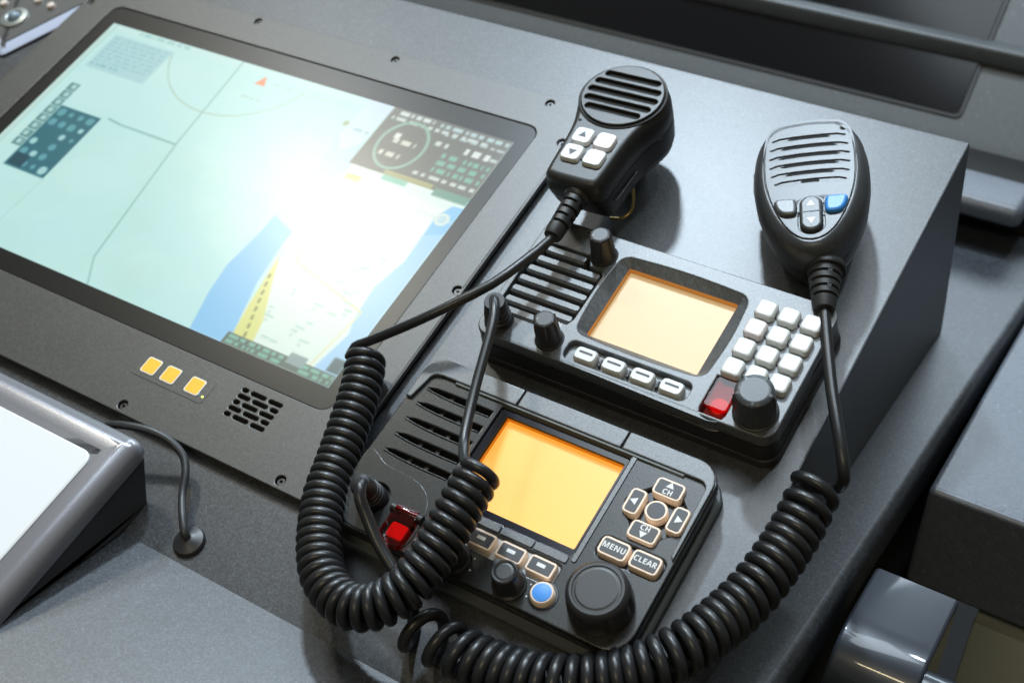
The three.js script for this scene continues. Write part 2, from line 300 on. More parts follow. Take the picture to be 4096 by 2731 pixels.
  for (let i = 0; i < 30; i++) { const x = 1140 + rnd() * 190, y = 440 + rnd() * 330; rect(x, y, 10 + rnd() * 22, 5, '#b0d6cb'); if (rnd() < 0.5) rect(x + 6, y + 12, 8, 8, '#bfdccf'); }
  poly([[626, 26], [644, 62], [608, 62]], '#ef9a72'); marks(662, 44, 280, 5, '#bcd6cf', 12); marks(600, 112, 70, 6, '#b4d6d0', 3);
  c.fillStyle = '#a5b493'; c.beginPath(); c.arc(958, 99, 10, 0, 7); c.fill(); marks(990, 104, 50, 10, '#a9c8d0', 3);
  // data window
  rect(1052, 0, 372, 216, '#70726a'); marks(1080, 6, 110, 14, '#d9e6e2', 5); marks(1066, 28, 300, 12, '#cfdcd8', 14); marks(1210, 8, 210, 14, '#b8d2d2', 12); marks(1240, 36, 180, 8, '#bcd0ce', 9);
  c.strokeStyle = '#93b9a6'; c.lineWidth = 9; c.beginPath(); c.ellipse(1150, 114, 68, 82, 0, 0, 7); c.stroke();
  rect(1112, 78, 18, 20, '#e4ecdf'); marks(1118, 96, 70, 16, '#d6dccb', 5); marks(1104, 144, 64, 16, '#d8dccb', 4); marks(1232, 66, 46, 16, '#d3dcd6', 3);
  marks(1322, 62, 74, 22, '#dfe8e6', 5); rect(1398, 70, 22, 11, '#c4d2d0');
  for (let i = 0; i < 3; i++) { marks(1272, 98 + i * 25, 56, 16, '#7fb9a4', 4); marks(1338, 98 + i * 25, 60, 16, '#7fb9a4', 4); rect(1408, 98 + i * 25, 8, 15, '#7fb9a4'); }
  marks(1232, 176, 186, 12, '#cfd9d4', 9); rect(1160, 200, 150, 16, '#a8a878'); rect(1320, 206, 104, 26, '#6f9c8c'); rect(1165, 216, 76, 18, '#8fc9b4');
  rect(1070, 246, 46, 20, '#e9d690'); line([[1062, 280], [1424, 292]], '#cfe2dc', 3);
  rect(1100, 784, 324, 32, '#5d7068'); for (let i = 0; i < 2; i++) { marks(1108, 788 + i * 14, 170, 9, '#7fc0ac', 9); marks(1330, 788 + i * 14, 90, 9, '#7fc0ac', 5); }
  rect(1284, 770, 50, 30, '#8fa6a6'); rect(1390, 740, 34, 40, '#4f6a70');
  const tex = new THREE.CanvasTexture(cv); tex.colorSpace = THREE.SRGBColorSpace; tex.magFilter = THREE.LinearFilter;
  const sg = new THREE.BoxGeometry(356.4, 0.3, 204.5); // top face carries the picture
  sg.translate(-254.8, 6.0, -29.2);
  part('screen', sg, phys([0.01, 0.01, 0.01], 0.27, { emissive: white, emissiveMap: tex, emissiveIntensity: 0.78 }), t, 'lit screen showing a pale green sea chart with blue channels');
  const screw = lathe([[0.001, 0.9], [1.0, 0.9], [1.0, 2.0], [2.2, 2.0], [2.5, 1.7], [2.5, 0.3]], 18);
  for (const [x, z] of screwAt) put('screw', screw, M.darkSteel, t, [x, 3.2 - 0.2, z]);
  // button plate, yellow keys, status light
  const bp = part('button_plate', ex(rr(-168, 104.9, 57, 17.6, 2.5, 4), 6.4, 6.85, 0.15), M.frame, t);
  for (const x of [-185.3, -169.8, -150.6]) { const k = put('button', ex(rr(0, 0, 10.8, 10.8, 1.6, 3), 0, 0.5, 0.15), M.keyEdge, bp, [x, 6.8, 105.1]); put('button_cap', ex(rr(0, 0, 9.5, 9.5, 1.2, 3), 0, 0.35, 0.1), M.yellowKey, k, [x, 7.1, 105.1]); }
  put('status_light', cyl(0.7, 0.7, 0, 0.4, 12, 0.1), std([0.7, 0.8, 0.2], 0.4, { emissive: lin(0.75, 0.85, 0.1), emissiveIntensity: 1.2 }), bp, [-141.6, 6.8, 109.2]);
  part('speaker_box', ex(rr(-108, 103.3, 40, 30, 2, 3), 3.1, 3.6, 0.1), M.void, t);
  part('indicator_strip', ex(rr(-145.4, 108.4, 2.2, 1.4, 0.5, 2), 6.8, 7.0, 0.05), std([0.2, 0.35, 0.5], 0.4), bp);
}

// ---------------------------------------------------------------- knobs shared by the radios
function taperKnob(r0, r1, h, n, prot = 0.8) { // tapered cap with little raised noses round the rim
  const f = (a) => { const q = ((a / (2 * Math.PI) * n) % 1 + 1) % 1, d = Math.min(q, 1 - q); return 1 + (d < 0.06 ? prot / r1 : 0); };
  const N = 60;
  return loft([[0, circ(0, 0, r0, N)], [0.8, circ(0, 0, r0, N)], [1.2, circ(0, 0, r0 * 0.95, N)], [h * 0.72, circ(0, 0, r1 * 1.06, N, f)], [h - 1.2, circ(0, 0, r1, N, f)], [h - 0.4, circ(0, 0, r1 * 0.9, N, f)], [h, circ(0, 0, r1 * 0.72, N)]], { crease: 0.5 });
}

// ---------------------------------------------------------------- upper radio
{
  const t = thing('marine_radio', 'grey marine radio with white twelve-key pad and beige display, nearer the back edge', 'radio', [77, 0, -28]);
  const cx = 77, cz = -28.5, w = 178, d = 92;
  part('housing', loft([[0, rr(cx, cz, w, d, 9, 6)], [5.5, rr(cx, cz, w, d, 9, 6)], [6.2, rr(cx, cz, w - 1.6, d - 1.6, 8.5, 6)], [17, rr(cx, cz, w - 2.6, d - 2.6, 8.5, 6)]]), M.black, t);
  const lcdO = rr(80, -33.3, 77, 57.5, 7, 6, 1.3, 5), lcdI = rr(80, -32.8, 65.4, 49.6, 1.2, 6, 0.01, 5);
  const soft = rr(79.5, 6.2, 72, 12.2, 4, 5), redW = [[123.8, -9.8], [137.8, -9.8], [137.8, 11], ...Array.from({ length: 7 }, (_, i) => { const a = i / 6 * Math.PI; return [130.8 + 7 * Math.cos(a), 11 + 5.5 * Math.sin(a)]; }).slice(1, -1), [123.8, 11]];
  const ribs = [[-50.4, -1.5, 24], [-42.4, -3.4, 36.8], [-34.5, -5, 37.0], [-26.6, -6, 37.2], [-18.7, -6, 37.2], [-10.8, -5.6, 37], [-3.8, -2.6, 20]];
  const ribO = [[-3, -54.5], [24, -54.5], [28, -47.5], [36, -46.5], [37.8, -44], [37.8, -12], [36, -7.4], [24, -6.6], [20, -0.5], [-3, -0.5], [-6.6, -6], [-7.3, -30]];
  const out = (i) => rr(cx, cz + 0.2, w - 3.2 - 2 * i, d - 4 - 2 * i, 8, 6);
  part('face', ex(out(0), 17, 26, 0.8, [lcdO, soft, redW, ribO], 2), M.radio, t);
  part('floor_plate', ex(out(2), 15.5, 17.4, 0.2), M.black, t);
  // display
  part('display_surround', loft([[25.6, lcdO], [21.6, lcdI]].reverse(), { top: false, bottom: false }), M.radio, t);
  part('display_well', loft([[21.6, lcdI], [17.9, lcdI]].reverse(), { top: false, bottom: false }), std([0.86, 0.40, 0.09], 0.4), t, 'side walls round the display, coloured orange for the backlight glow');  // backlight glow on the walls is put into their orange colour
  const lcdTex = speck(238, 214, 170, 0.05, 40);
  part('display', ex(rr(80, -32.8, 65.2, 49.4, 1, 3), 17.5, 18, 0.1), phys([0.46, 0.40, 0.29], 0.40, { map: lcdTex, emissive: lin(0.92, 0.66, 0.34), emissiveIntensity: 0.38 }), t, 'beige backlit display without text');
  // speaker ribs
  part('grille_floor', ex(insetO(ribO, 0.3), 17.5, 18.4, 0.1), M.void, t);
  for (const [z, a, b] of ribs) { const o = rr((a + b) / 2, z, b - a, 5.0, 1.6, 3), i1 = rr((a + b) / 2 + 0.3, z - 0.5, b - a - 1.2, 3.2, 1.2, 3); part('rib', loft([[18, o], [24.4, o], [25.6, i1]], { bottom: false }), M.radio, t); }
  // soft keys
  part('soft_key_floor', ex(insetO(soft, 0.25), 21.2, 22.4, 0.1), M.radio, t);
  const sk = loft([[0, rr(0, 0, 13.0, 8.8, 2.4, 2)], [4.6, rr(0, 0, 12.6, 8.4, 2.3, 2)], [5.6, rr(0, 0, 11.2, 7.0, 2.0, 2)]], { bottom: false });
  const dash = ex(pill(0, 0, 8.0, 1.25), 0, 0.16, 0);
  for (let i = 0; i < 4; i++) { const x = 56 + i * 16.75; const k = put('soft_key', sk, M.whiteKey, t, [x, 22.4, 7.1]); put('dash_mark', dash, M.ink, k, [x, 28.0, 6.4]); if (i < 3) put('rubber_web', ex(rr(0, 0, 1.3, 4.6, 0.5, 2), 0, 2.6, 0.3), M.ink, t, [x + 8.4, 22.3, 7.1]); }
  // keypad
  const key = loft([[0, rr(0, 0, 10.9, 11.2, 2.6, 4)], [2.6, rr(0, 0, 10.7, 11.0, 2.6, 4)], [3.7, rr(0, 0, 9.9, 10.2, 2.4, 4)], [4.2, rr(0, 0, 8.2, 8.5, 2.0, 4)]], { bottom: false });
  const webX = ex(rr(0, 0, 1.2, 4.6, 0.4, 2), 0, 1.3, 0.3), webZ = ex(rr(0, 0, 5.2, 1.2, 0.4, 2), 0, 1.3, 0.3);
  for (let r = 0; r < 4; r++) for (let q = 0; q < 3; q++) {
    const x = 129.7 + q * 12.55, z = -55.7 + r * 13.45;
    put('number_key', key, r === 1 && q === 0 ? M.pinkKey : M.whiteKey, t, [x, 25.9, z]);
    if (q < 2) put('rubber_web', webX, M.ink, t, [x + 6.28, 25.9, z]); if (r < 3) put('rubber_web', webZ, M.ink, t, [x, 25.9, z + 6.73]);
  }
  // distress key under a red cover
  const rk = put('distress_key', cyl(5.4, 5.0, 0, 3, 24, 0.8), M.redKey, t, [130.8, 17.5, 4]); rk.userData.label = 'round red distress key under its cover';
  part('well_floor', ex(insetO(redW, 0.25), 17.3, 17.7, 0.05), std([0.22, 0.04, 0.04], 0.5), t);
  part('red_cover', ex(rr(130.8, 0.2, 13.0, 19.2, 2.2, 4), 23.8, 26.6, 0.7), M.red, t, 'clear red flip cover');
  // knobs
  for (const [x, z, n] of [[31.8, -57.2, 'squelch_knob'], [32.4, 5.0, 'volume_knob']]) { put('knob_ring', cyl(8.2, 8.0, 0, 0.8, 32, 0.3), M.black, t, [x, 25.9, z]); const k = put('knob', taperKnob(7.6, 5.9, 18, 6, 0.7), M.rubber, t, [x, 26.2, z]); put('pointer_dot', cyl(0.5, 0.5, 0, 0.3, 10, 0.1), M.steel, k, [x - 3.2, 43.9, z + 1.6]); }
  const bk = put('selector_knob', taperKnob(11.6, 9.6, 20, 5, 1.0), M.micGrey, t, [150.6, 26.2, 3.2]); bk.userData.label = 'large charcoal selector knob';
  part('legend', word('VOL', 2.6, 31.2, -5.6, 25.95), M.print, t);
}

// ---------------------------------------------------------------- lower radio
{
  const t = thing('marine_radio', 'black marine radio with orange display and orange-rimmed keys, nearer the viewer', 'radio', [64, 0, 89]);
  const cx = 63.6, cz = 90.5;
  part('gasket', loft([[0, rr(cx, cz + 1, 176.5, 112.5, 14, 7)], [5.4, rr(cx, cz + 1, 176.5, 112.5, 14, 7)], [6.4, rr(cx, cz + 1, 174.5, 110.5, 13, 7)]]), M.gasket, t, 'grey rubber gasket round the foot');
  part('housing', ex(rr(cx, cz, 170, 105, 12, 7), 6.2, 13.5, 0.4), M.black, t);
  const lcdO = rr(66.8, 79.5, 76, 61, 3, 3), slotsAt = [56.6, 66.9, 77.3, 87.7, 98.1];
  const slots = slotsAt.map((z) => { const p = [], n = 8; for (let i = 0; i <= n; i++) { const s = i / n; p.push([-14.6 + 40.4 * s, z - 0.4 - 3.4 * Math.sqrt(s) + 2.2 * s]); } for (let i = n; i >= 1; i--) { const s = i / n; p.push([-14.6 + 40.4 * s, z + 0.5 + 1.6 * Math.sqrt(s) - 0.3 * s]); } return p; });
  const conn = circ(-3.2, 125, 8.4, 28), redW = rr(19, 136.0, 14.6, 12, 2, 3);
  const body = rr(cx, cz, 173.4, 108, 13, 7);
  const dp = (() => { const c0 = [130.5, 71.8], p = []; for (let i = 0; i < 48; i++) { const a = i / 48 * 2 * Math.PI, q = 16.9 - 3.0 * Math.abs(Math.sin(2 * a)) ** 1.5; p.push([c0[0] + q * Math.cos(a), c0[1] + q * Math.sin(a)]); } return p; })();
  const menuW = rr(130.2, 98.4, 34, 12, 3.5, 4), softW = rr(78, 122.1, 50.5, 12, 2.5, 4);
  part('face', ex(body, 13, 21, 0.8, [lcdO, ...slots, conn, redW, dp, menuW, softW], 2), M.face, t);
  part('floor_plate', ex(rr(cx, cz, 166, 101, 10, 5), 12.6, 14.5, 0.2), M.void, t);
  const lip = (o, y0, y1, m = M.face, dd = 0.25) => part('well_floor', ex(insetO(o, dd), y0, y1, 0.1), m, t);
  lip(dp, 16, 18.6, M.lcdMask); lip(menuW, 16, 18.6, M.lcdMask); lip(softW, 16, 19.6, std([0.42, 0.42, 0.43], 0.4)); lip(redW, 14, 16.5, M.black); lip(conn, 15, 18.5, M.face);
  // trim along the back edge, three lengths with gaps
  { const outl = insetO(body, 0.6), topY = 37.1;
    const corner = (cxx, czz, r, a0, a1) => Array.from({ length: 7 }, (_, i) => { const a = a0 + (a1 - a0) * i / 6; return [cxx + r * Math.cos(a), czz + r * Math.sin(a)]; });
    const rgt = [[98.6, topY], ...corner(137.0, 49.5, 12.4, -Math.PI / 2, 0), [149.4, 92], [147.6, 90], [146.4, 56], ...corner(141.5, 52.5, 4.9, 0, -Math.PI / 2), [98.6, 47.4]];
    const lft = [[35.8, 47.4], [-10, 47.4], ...corner(-12, 52.4, 4.6, -Math.PI / 2, -Math.PI), [-19.2, 66], [-22.4, 66], ...corner(-10, 49.5, 12.4, -Math.PI, -Math.PI / 2), [35.8, topY]];
    const mid = [[36.8, topY], [97.6, topY], [97.6, 47.4], [36.8, 47.4]];
    for (const o of [lft, mid, rgt]) part('trim_strip', ex(o, 20.6, 23.0, 0.7), M.radio, t); void outl; }
  part('step_bar', loft([[20.2, rr(66, 48.9, 136, 2.4, 0.8, 2)], [22.2, rr(66, 48.2, 135, 1.0, 0.4, 2)]], { bottom: false }), std([0.05, 0.055, 0.045], 0.4), t);
  // louvre webs
  for (const z of slotsAt) for (const x of [0, 11]) part('louvre_web', ex(rr(x, z - 0.2, 2.4, 4.4, 0.4, 2), 14.6, 18.2, 0.2), M.face, t);
  for (const z of slotsAt) part('louvre_lip', sweep(smooth([[-14.6, 21, z + 0.9], [-4, 21.1, z + 2.0], [12, 21.1, z + 2.5], [25.6, 21, z + 2.4]], 16), 0.55, 6), M.face, t);
  part('moulded_panel', ex([...ring([[-22, 101], [-16.5, 102.2], [-8, 106], [5, 106.8], [15, 108.4], [22, 112.6], [26.8, 120.5], [28, 130], [28, 139], [25.5, 142.8], [10, 143.2], [-8, 143], [-17, 139.6], [-21.6, 132], [-22.4, 116]], 64)], 20.4, 21.6, 0.35, [circ(-3.2, 125, 8.9, 28), rr(19, 136.0, 15.2, 12.6, 2, 3)]), M.face, t);
  // display
  const lcdI = rr(68.5, 79.6, 69.6, 51.9, 0.8, 3);
  part('display_mask', ex(rr(66.8, 79.5, 75.4, 60.4, 2.6, 3), 17.4, 19.6, 0.2, [lcdI]), M.lcdMask, t, 'blue-black mask round the display');
  part('display_well', loft([[14.9, lcdI], [19.0, lcdI]], { top: false, bottom: false }), std([0.95, 0.40, 0.02], 0.4), t, 'side walls round the display, backlight glow painted as bright orange');  // strong orange stands in for backlight shining on these walls
  part('display', ex(insetO(lcdI, 0.05), 14.4, 15, 0.1), phys([0.60, 0.38, 0.13], 0.3, { map: speck(250, 244, 232, 0.05, 50), emissive: lin(1.0, 0.43, 0.04), emissiveIntensity: 0.66 }), t, 'orange backlit display without text');
  for (const [a, b] of [[29.5, 47], [47.8, 66], [66.8, 85], [85.8, 104]]) part('display_trim', loft([[19.6, rr((a + b) / 2, 112.2, b - a, 5.6, 0.6, 2)], [21.9, rr((a + b) / 2, 112.6, b - a - 0.3, 3.6, 0.6, 2)]], { bottom: false }), M.radio, t);
  part('display_side_trim', loft([[19.6, rr(106.4, 80, 3.6, 66, 1.4, 3)], [21.8, rr(106.8, 80, 2.2, 64.5, 1, 3)]], { bottom: false }), M.radio, t);
  // keys
  const keyAt = (name, o, x, z, top) => {
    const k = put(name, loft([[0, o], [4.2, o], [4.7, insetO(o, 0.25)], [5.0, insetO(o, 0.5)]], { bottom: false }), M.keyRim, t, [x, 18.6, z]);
    const cap = put('key_cap', ex(insetO(o, 1.35), 0, 0.35, 0.1), M.keyCap, k, [x, 23.5, z]); if (top) part('key_mark', top, M.print, k).position.set(0, 0, 0);
    return [k, cap];
  };
  const part2 = (g, k) => { const m = part('key_mark', g, M.print, k); return m; };
  const oct = (w, d, c = 2.4) => rr(0, 0, w, d, c, 2);
  const wide = oct(15.4, 10.2), tall = oct(8.6, 14.6);
  let k;
  [k] = keyAt('channel_up_key', wide, 130.7, 58.8); part2(tri(130.9, 57.2, 2.3, 0, 23.8, 1.05), k); part2(word('CH', 2.9, 130.9, 60.8, 23.8), k);
  [k] = keyAt('channel_down_key', wide, 130.4, 84.6); part2(word('CH', 2.9, 130.4, 82.6, 23.8), k); part2(tri(130.4, 85.9, 2.3, Math.PI, 23.8, 1.05), k);
  [k] = keyAt('left_key', tall, 118.7, 71.6); part2(tri(118.6, 71.6, 2.4, -Math.PI / 2, 23.8), k);
  [k] = keyAt('right_key', tall, 142.2, 72.1); part2(tri(142.3, 72.1, 2.4, Math.PI / 2, 23.8), k);
  keyAt('centre_key', circ(0, 0, 5.8, 28), 130.5, 71.9);
  [k] = keyAt('menu_key', wide, 121.8, 98.4); part2(word('MENU', 3.0, 121.8, 98.1, 23.8), k);
  [k] = keyAt('clear_key', wide, 138.5, 98.4); part2(word('CLEAR', 2.9, 138.5, 98.1, 23.8), k);
  for (const x of [60.9, 78, 94.9]) { [k] = keyAt('soft_key', oct(14.8, 9.2, 1.8), x, 121.8); part2(ex(rr(x, 121.4, 4.6, 1.9, 0.3, 2), 23.8, 23.95, 0), k); }
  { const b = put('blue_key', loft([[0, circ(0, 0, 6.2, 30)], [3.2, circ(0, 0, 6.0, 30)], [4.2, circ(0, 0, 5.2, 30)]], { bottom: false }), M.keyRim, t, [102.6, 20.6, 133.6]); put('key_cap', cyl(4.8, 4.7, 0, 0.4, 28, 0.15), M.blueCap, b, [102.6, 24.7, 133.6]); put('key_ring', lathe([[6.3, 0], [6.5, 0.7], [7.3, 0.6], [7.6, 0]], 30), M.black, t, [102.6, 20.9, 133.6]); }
  // small knobs with rings of white dots
  const skirt = (a) => 1 - 0.05 * (0.5 + 0.5 * Math.cos(6 * a));
  const nose = (a) => 1 + 0.30 * Math.max(0, Math.cos(a - 3.6)) ** 22;
  for (const [x, z] of [[85.2, 135.8], [53.4, 136.2]]) {
    const kb = put('knob', loft([[0, circ(0, 0, 8.6, 72)], [1.5, circ(0, 0, 8.6, 72)], [2.2, circ(0, 0, 7.8, 72, skirt)], [9, circ(0, 0, 7.0, 72, (a) => skirt(a) * nose(a))], [13.2, circ(0, 0, 6.6, 72, nose)], [14.2, circ(0, 0, 6.2, 72, nose)], [14.6, circ(0, 0, 5.6, 72)], [14.4, circ(0, 0, 5.0, 72)], [14.0, circ(0, 0, 4.6, 72)], [14.3, circ(0, 0, 3.6, 72)]], { bottom: false, crease: 0.5 }), M.rubber, t, [x, 20.9, z]); void kb;
    for (let i = 0; i < 9; i++) { const a = -2.3 + i * 0.62, px = x + 10.4 * Math.cos(a + 1.2), pz = z + 10.4 * Math.sin(a + 1.2); if (pz < 140.6) put('scale_dot', cyl(0.42, 0.42, 0, 0.12, 8, 0.05), M.print, t, [px, 20.97, pz]); }
  }
  // large knob
  const sc = (a) => 1 - 0.075 * (Math.max(0, Math.cos(7 * a + 1)) ** 3);
  { const b = put('channel_knob', loft([[0, circ(0, 0, 15.6, 84)], [2, circ(0, 0, 15.9, 84)], [6, circ(0, 0, 15.9, 84, sc)], [12.5, circ(0, 0, 15.4, 84, sc)], [14.5, circ(0, 0, 15.0, 84)], [16.2, circ(0, 0, 14.0, 84)], [17, circ(0, 0, 12.8, 84)], [17, circ(0, 0, 11.6, 84)], [16.5, circ(0, 0, 11.2, 84)], [16.5, circ(0, 0, 10.6, 84)], [16.9, circ(0, 0, 9.6, 84)]], { bottom: false, crease: 0.5 }), M.rubber, t, [129.4, 21, 125.4]); b.userData.label = 'large black channel knob with scalloped rim'; }
  // red flip cover on its hinge over the distress key
  part('hinge', (() => { const g = cyl(2.3, 2.3, 0, 19, 18, 0.5); return aim(g, [9.2, 22.2, 125.6], [29, 22.2, 125.6]); })(), M.black, t);
  part('cover_hinge_sleeve', aim(cyl(2.9, 2.9, 0, 12.4, 18, 0.4), [12.6, 22.4, 125.6], [29, 22.4, 125.6]), M.red, t, 'clear red hinge sleeve');
  const cov = ex(rr(19, 136.2, 14.2, 19, 1.6, 3), 23.0, 25.0, 0.5); part('red_cover', cov, M.red, t, 'clear red flip cover over the orange key');
  part('distress_key', ex(rr(19.4, 136.2, 10.2, 8.8, 1.6, 3), 16.4, 22.4, 0.8), M.orangeKey, t, 'orange distress key');
}

// ---------------------------------------------------------------- microphones
const DEG = Math.PI / 180;
function micRoot(name, label, x, z, yaw, roll = 0, y = 0) {
  const t = thing(name, label, 'microphone', [0, 0, 0]); t.position.set(x / 1000, y / 1000, z / 1000); t.rotation.set(0, yaw * DEG, roll * DEG, 'YXZ'); return t;
}
const inv = (t, p) => { const v = new THREE.Vector3(...p).multiplyScalar(0.001); t.updateMatrixWorld(true); return t.worldToLocal(v).multiplyScalar(1000).toArray(); }; // panel mm -> mic mm
const reliefProfile = (L, r0, r1, n) => { const p = [[0.001, 0], [r0, 0]]; for (let i = 0; i < n; i++) { const a = (0.16 + 0.70 * i / n) * L, b = a + 0.40 * L * 0.70 / n, f = (q) => r0 + (r1 - r0) * q / L; p.push([f(a), a], [f(a) - 1.5, a + 0.3], [f(b) - 1.5, b - 0.3], [f(b), b]); } p.push([r1, L * 0.93], [r1 - 0.5, L], [0.001, L]); return lathe(p, 28, 0.5); };
// webs that bridge a strain relief's grooves, so that each groove is a pair of slots
const reliefWebs = (L, r0, r1, n, turn) => mergeGeometries(Array.from({ length: n }, (_, i) => [0, 1].map((s) => { const a = (0.16 + 0.70 * (i + 0.2) / n) * L, g = new THREE.BoxGeometry(2 * (r0 + (r1 - r0) * a / L) - 0.3, 0.40 * L * 0.70 / n, 2.2); g.rotateY(turn + i * Math.PI / 2); g.translate(0, a, 0); return s ? null : g; })).flat().filter(Boolean));

function symOutline(hw, n = 40) { // closed outline from half widths [[v, u] ...] top to bottom, resampled
  const r = [...hw.map(([v, u]) => new THREE.Vector3(u, 0, v)), ...hw.slice().reverse().map(([v, u]) => new THREE.Vector3(-u, 0, v))].filter((p, i, a) => !i || p.distanceTo(a[i - 1]) > 1e-6);
  const c = new THREE.CatmullRomCurve3(r, true, 'centripetal'); c.arcLengthDivisions = 600;
  return c.getSpacedPoints(2 * n).slice(0, -1).map((p) => [p.x, p.z]);
}
{ // ---- microphone with round grille
  const t = micRoot('hand_microphone', 'black hand microphone with round slotted grille and four white keys', 1.3, -144.3, 2.1);
  const hw = [[-27.6, 0], [-26.6, 7.5], [-23.9, 13.9], [-19.5, 19.6], [-13.8, 24], [-6, 27], [2, 27.5], [9, 26.2], [16, 23.9], [23, 21.8], [32, 20.3], [45, 19.4], [56, 18.9], [66, 17.8], [69.3, 15.5], [70.6, 11], [70.9, 0]];
  const full = symOutline(hw), N = full.length;
  const at = (d, k) => insetO(full, d).map(([u, v]) => [u, v > 40 ? 40 + (v - 40) * k : v]);
  part('back_shell', loft([[20, at(4, 0.62)], [22, at(1.6, 0.64)], [27, at(0.3, 0.72)], [41, at(0, 0.90)]], { top: false, crease: 0.9 }), M.mic, t);
  part('front_shell', loft([[41, at(0.5, 0.90)], [41.5, at(0.05, 0.905)], [50, at(0.3, 0.97)], [54.4, at(1.2, 0.99)], [56.6, at(2.4, 0.985)], [57.7, at(3.6, 0.97)], [58.0, at(5, 0.95)]], { bottom: false, crease: 0.9 }), M.mic, t);
  part('side_rib', sweep([[20.6, 33, 30], [19.4, 33.6, 55]].map((p) => new THREE.Vector3(...p)), 0.6, 6), M.micGrey, t);
  const slotsV = [[-14, 17.4], [-7, 20.6], [0.1, 21.8], [7.2, 20.7], [13.8, 17.2]];
  part('grille', ex(circ(0, 0, 24.3, 64), 57.0, 60.0, 0.7, slotsV.map(([v, u]) => pill(0, v, 2 * u, 4.2)), 3), M.mic, t);
  part('grille_rim', lathe([[24.4, 57.2], [24.6, 58.6], [25.2, 58.8], [25.9, 58.5], [26.0, 57.4]], 64), M.mic, t);
  part('grille_floor', ex(circ(0, 0, 23, 40), 57.6, 58.05, 0.05), M.void, t);
  for (const [v, u] of slotsV) part('slot_lip', sweep(V([[-u + 1.5, 58.2, v + 1.2], [u - 1.5, 58.2, v + 1.2]]), 0.5, 6), M.micGrey, t);
  part('microphone_hole', cyl(0.9, 0.9, 0, 0.25, 12, 0.05).translate(-15.5, 58.0, 24.5), M.void, t);
  const key = loft([[0, rr(0, 0, 12.0, 12.2, 2.6, 2)], [1.9, rr(0, 0, 11.6, 11.8, 2.5, 2)], [2.7, rr(0, 0, 10.4, 10.6, 2.2, 2)]], { bottom: false });
  for (const [u, v, m, up] of [[-6.9, 36.8, M.whiteKey, 0], [6.9, 36.8, M.pinkKey, null], [-6.9, 50.3, M.whiteKey, Math.PI], [6.9, 50.3, M.whiteKey, null]]) {
    const k = put('key', key, m, t, [u, 57.8, v]); if (up !== null) part('arrow_mark', tri(u, v, 2.9, up, 60.45).translate(-u, -57.8, -v).translate(u, 57.8, v), M.ink, k);
  }
  put('key_web', ex(rr(0, 0, 1.2, 5.4, 0.4, 2), 0, 1.2, 0.3), M.ink, t, [0, 57.8, 36.8]); put('key_web', ex(rr(0, 0, 1.2, 5.4, 0.4, 2), 0, 1.2, 0.3), M.ink, t, [0, 57.8, 50.3]);
  // hanger on the back
  part('hanger_stud', cyl(7, 8, 0, 20.4, 24, 0.6), M.steel, t);
  part('hanger_clip', sweep(smooth([[12, 20, 24], [16, 14, 30], [17, 6, 36], [13, 3, 42], [6, 2.5, 44]], 30), 1.0, 8), M.brass, t);
  // strain relief, coiled cord and plug
  const A = inv(t, [7.6, 46, -74.5]), B = inv(t, [8.2, 44.5, -45.5]);
  part('cord_boot', aim(lathe([[0.001, -4], [8.2, -4], [8.0, 0], [6.8, 1.6], [0.001, 1.8]], 24), A, B), M.mic, t);
  const sr = part('strain_relief', aim(reliefProfile(29, 6.4, 5.4, 4), A, B), M.rubber, t); part('relief_web', aim(reliefWebs(29, 6.4, 5.4, 4, 0.6), A, B), M.rubber, sr);
  const lead = [[8.2, 45, -50], [7.9, 44, -42.9], [2.5, 45, -23], [-4, 47, -2.2], [-17.2, 46, 17.3], [-31.4, 42, 32.1], [-49.1, 34, 44], [-60, 28.5, 49.8], [-65.5, 25.5, 52.5]];
  const path = [[-58.6, 20.5, 54.5], [-52.7, 20, 64.7], [-47.8, 19.5, 76.7], [-41.4, 19.5, 95.2], [-33.8, 20.5, 116.7], [-27, 22.5, 134.8], [-17.3, 25.5, 150.8], [-7.7, 28, 163.4], [4.3, 31, 174.9], [19.6, 34, 182.1], [33.8, 37, 182.4], [45.1, 40, 175.4], [52.3, 43, 162.6], [55.1, 46, 144.9], [55.1, 49, 126.4], [54.8, 51, 109.1], [54.2, 52, 102]];
  const tail = [[41.5, 54, 95], [37, 52.5, 87.7], [30.2, 52, 71.3], [24.5, 53, 54.4], [17.8, 55, 32.2], [13, 55.5, 19.6], [8.4, 54.5, 12.5], [4.5, 50, 8.2], [3, 45, 6.8]];
  const hel = coil(path, 8.9, 5.75, [[-66, 24, 55], [0.4, 0.5, 0.5]], [[48, 56, 100], [-0.6, 0.2, -0.7]]).map((p) => p.toArray());
  const pts = [...lead, ...hel, ...tail].map((p) => inv(t, p));
  part('coiled_cord', sweep(smooth(pts, pts.length * 2), 2.75, 10), M.cord, t, 'black coiled cord looping over the lower radio');
  const p0 = inv(t, [0.6, 25.5, 5.4]), p1 = inv(t, [3.0, 46.5, 6.7]);
  const pl = part('plug', aim(lathe([[0.001, 0], [8.0, 0], [8.2, 1.2], [7.6, 2], [7.0, 2.4], [7.0, 5], [7.5, 5.2], [7.5, 6.8], [6.6, 7.2], [6.6, 8.6], [7.1, 8.8], [7.1, 10.4], [6.2, 10.8], [6.2, 12.2], [6.6, 12.4], [6.6, 14], [5.9, 14.4], [5.8, 20], [5.4, 21], [0.001, 21]], 32, 0.5), p0, p1), M.rubber, t, 'ribbed black plug in the upper radio'); void pl;
}
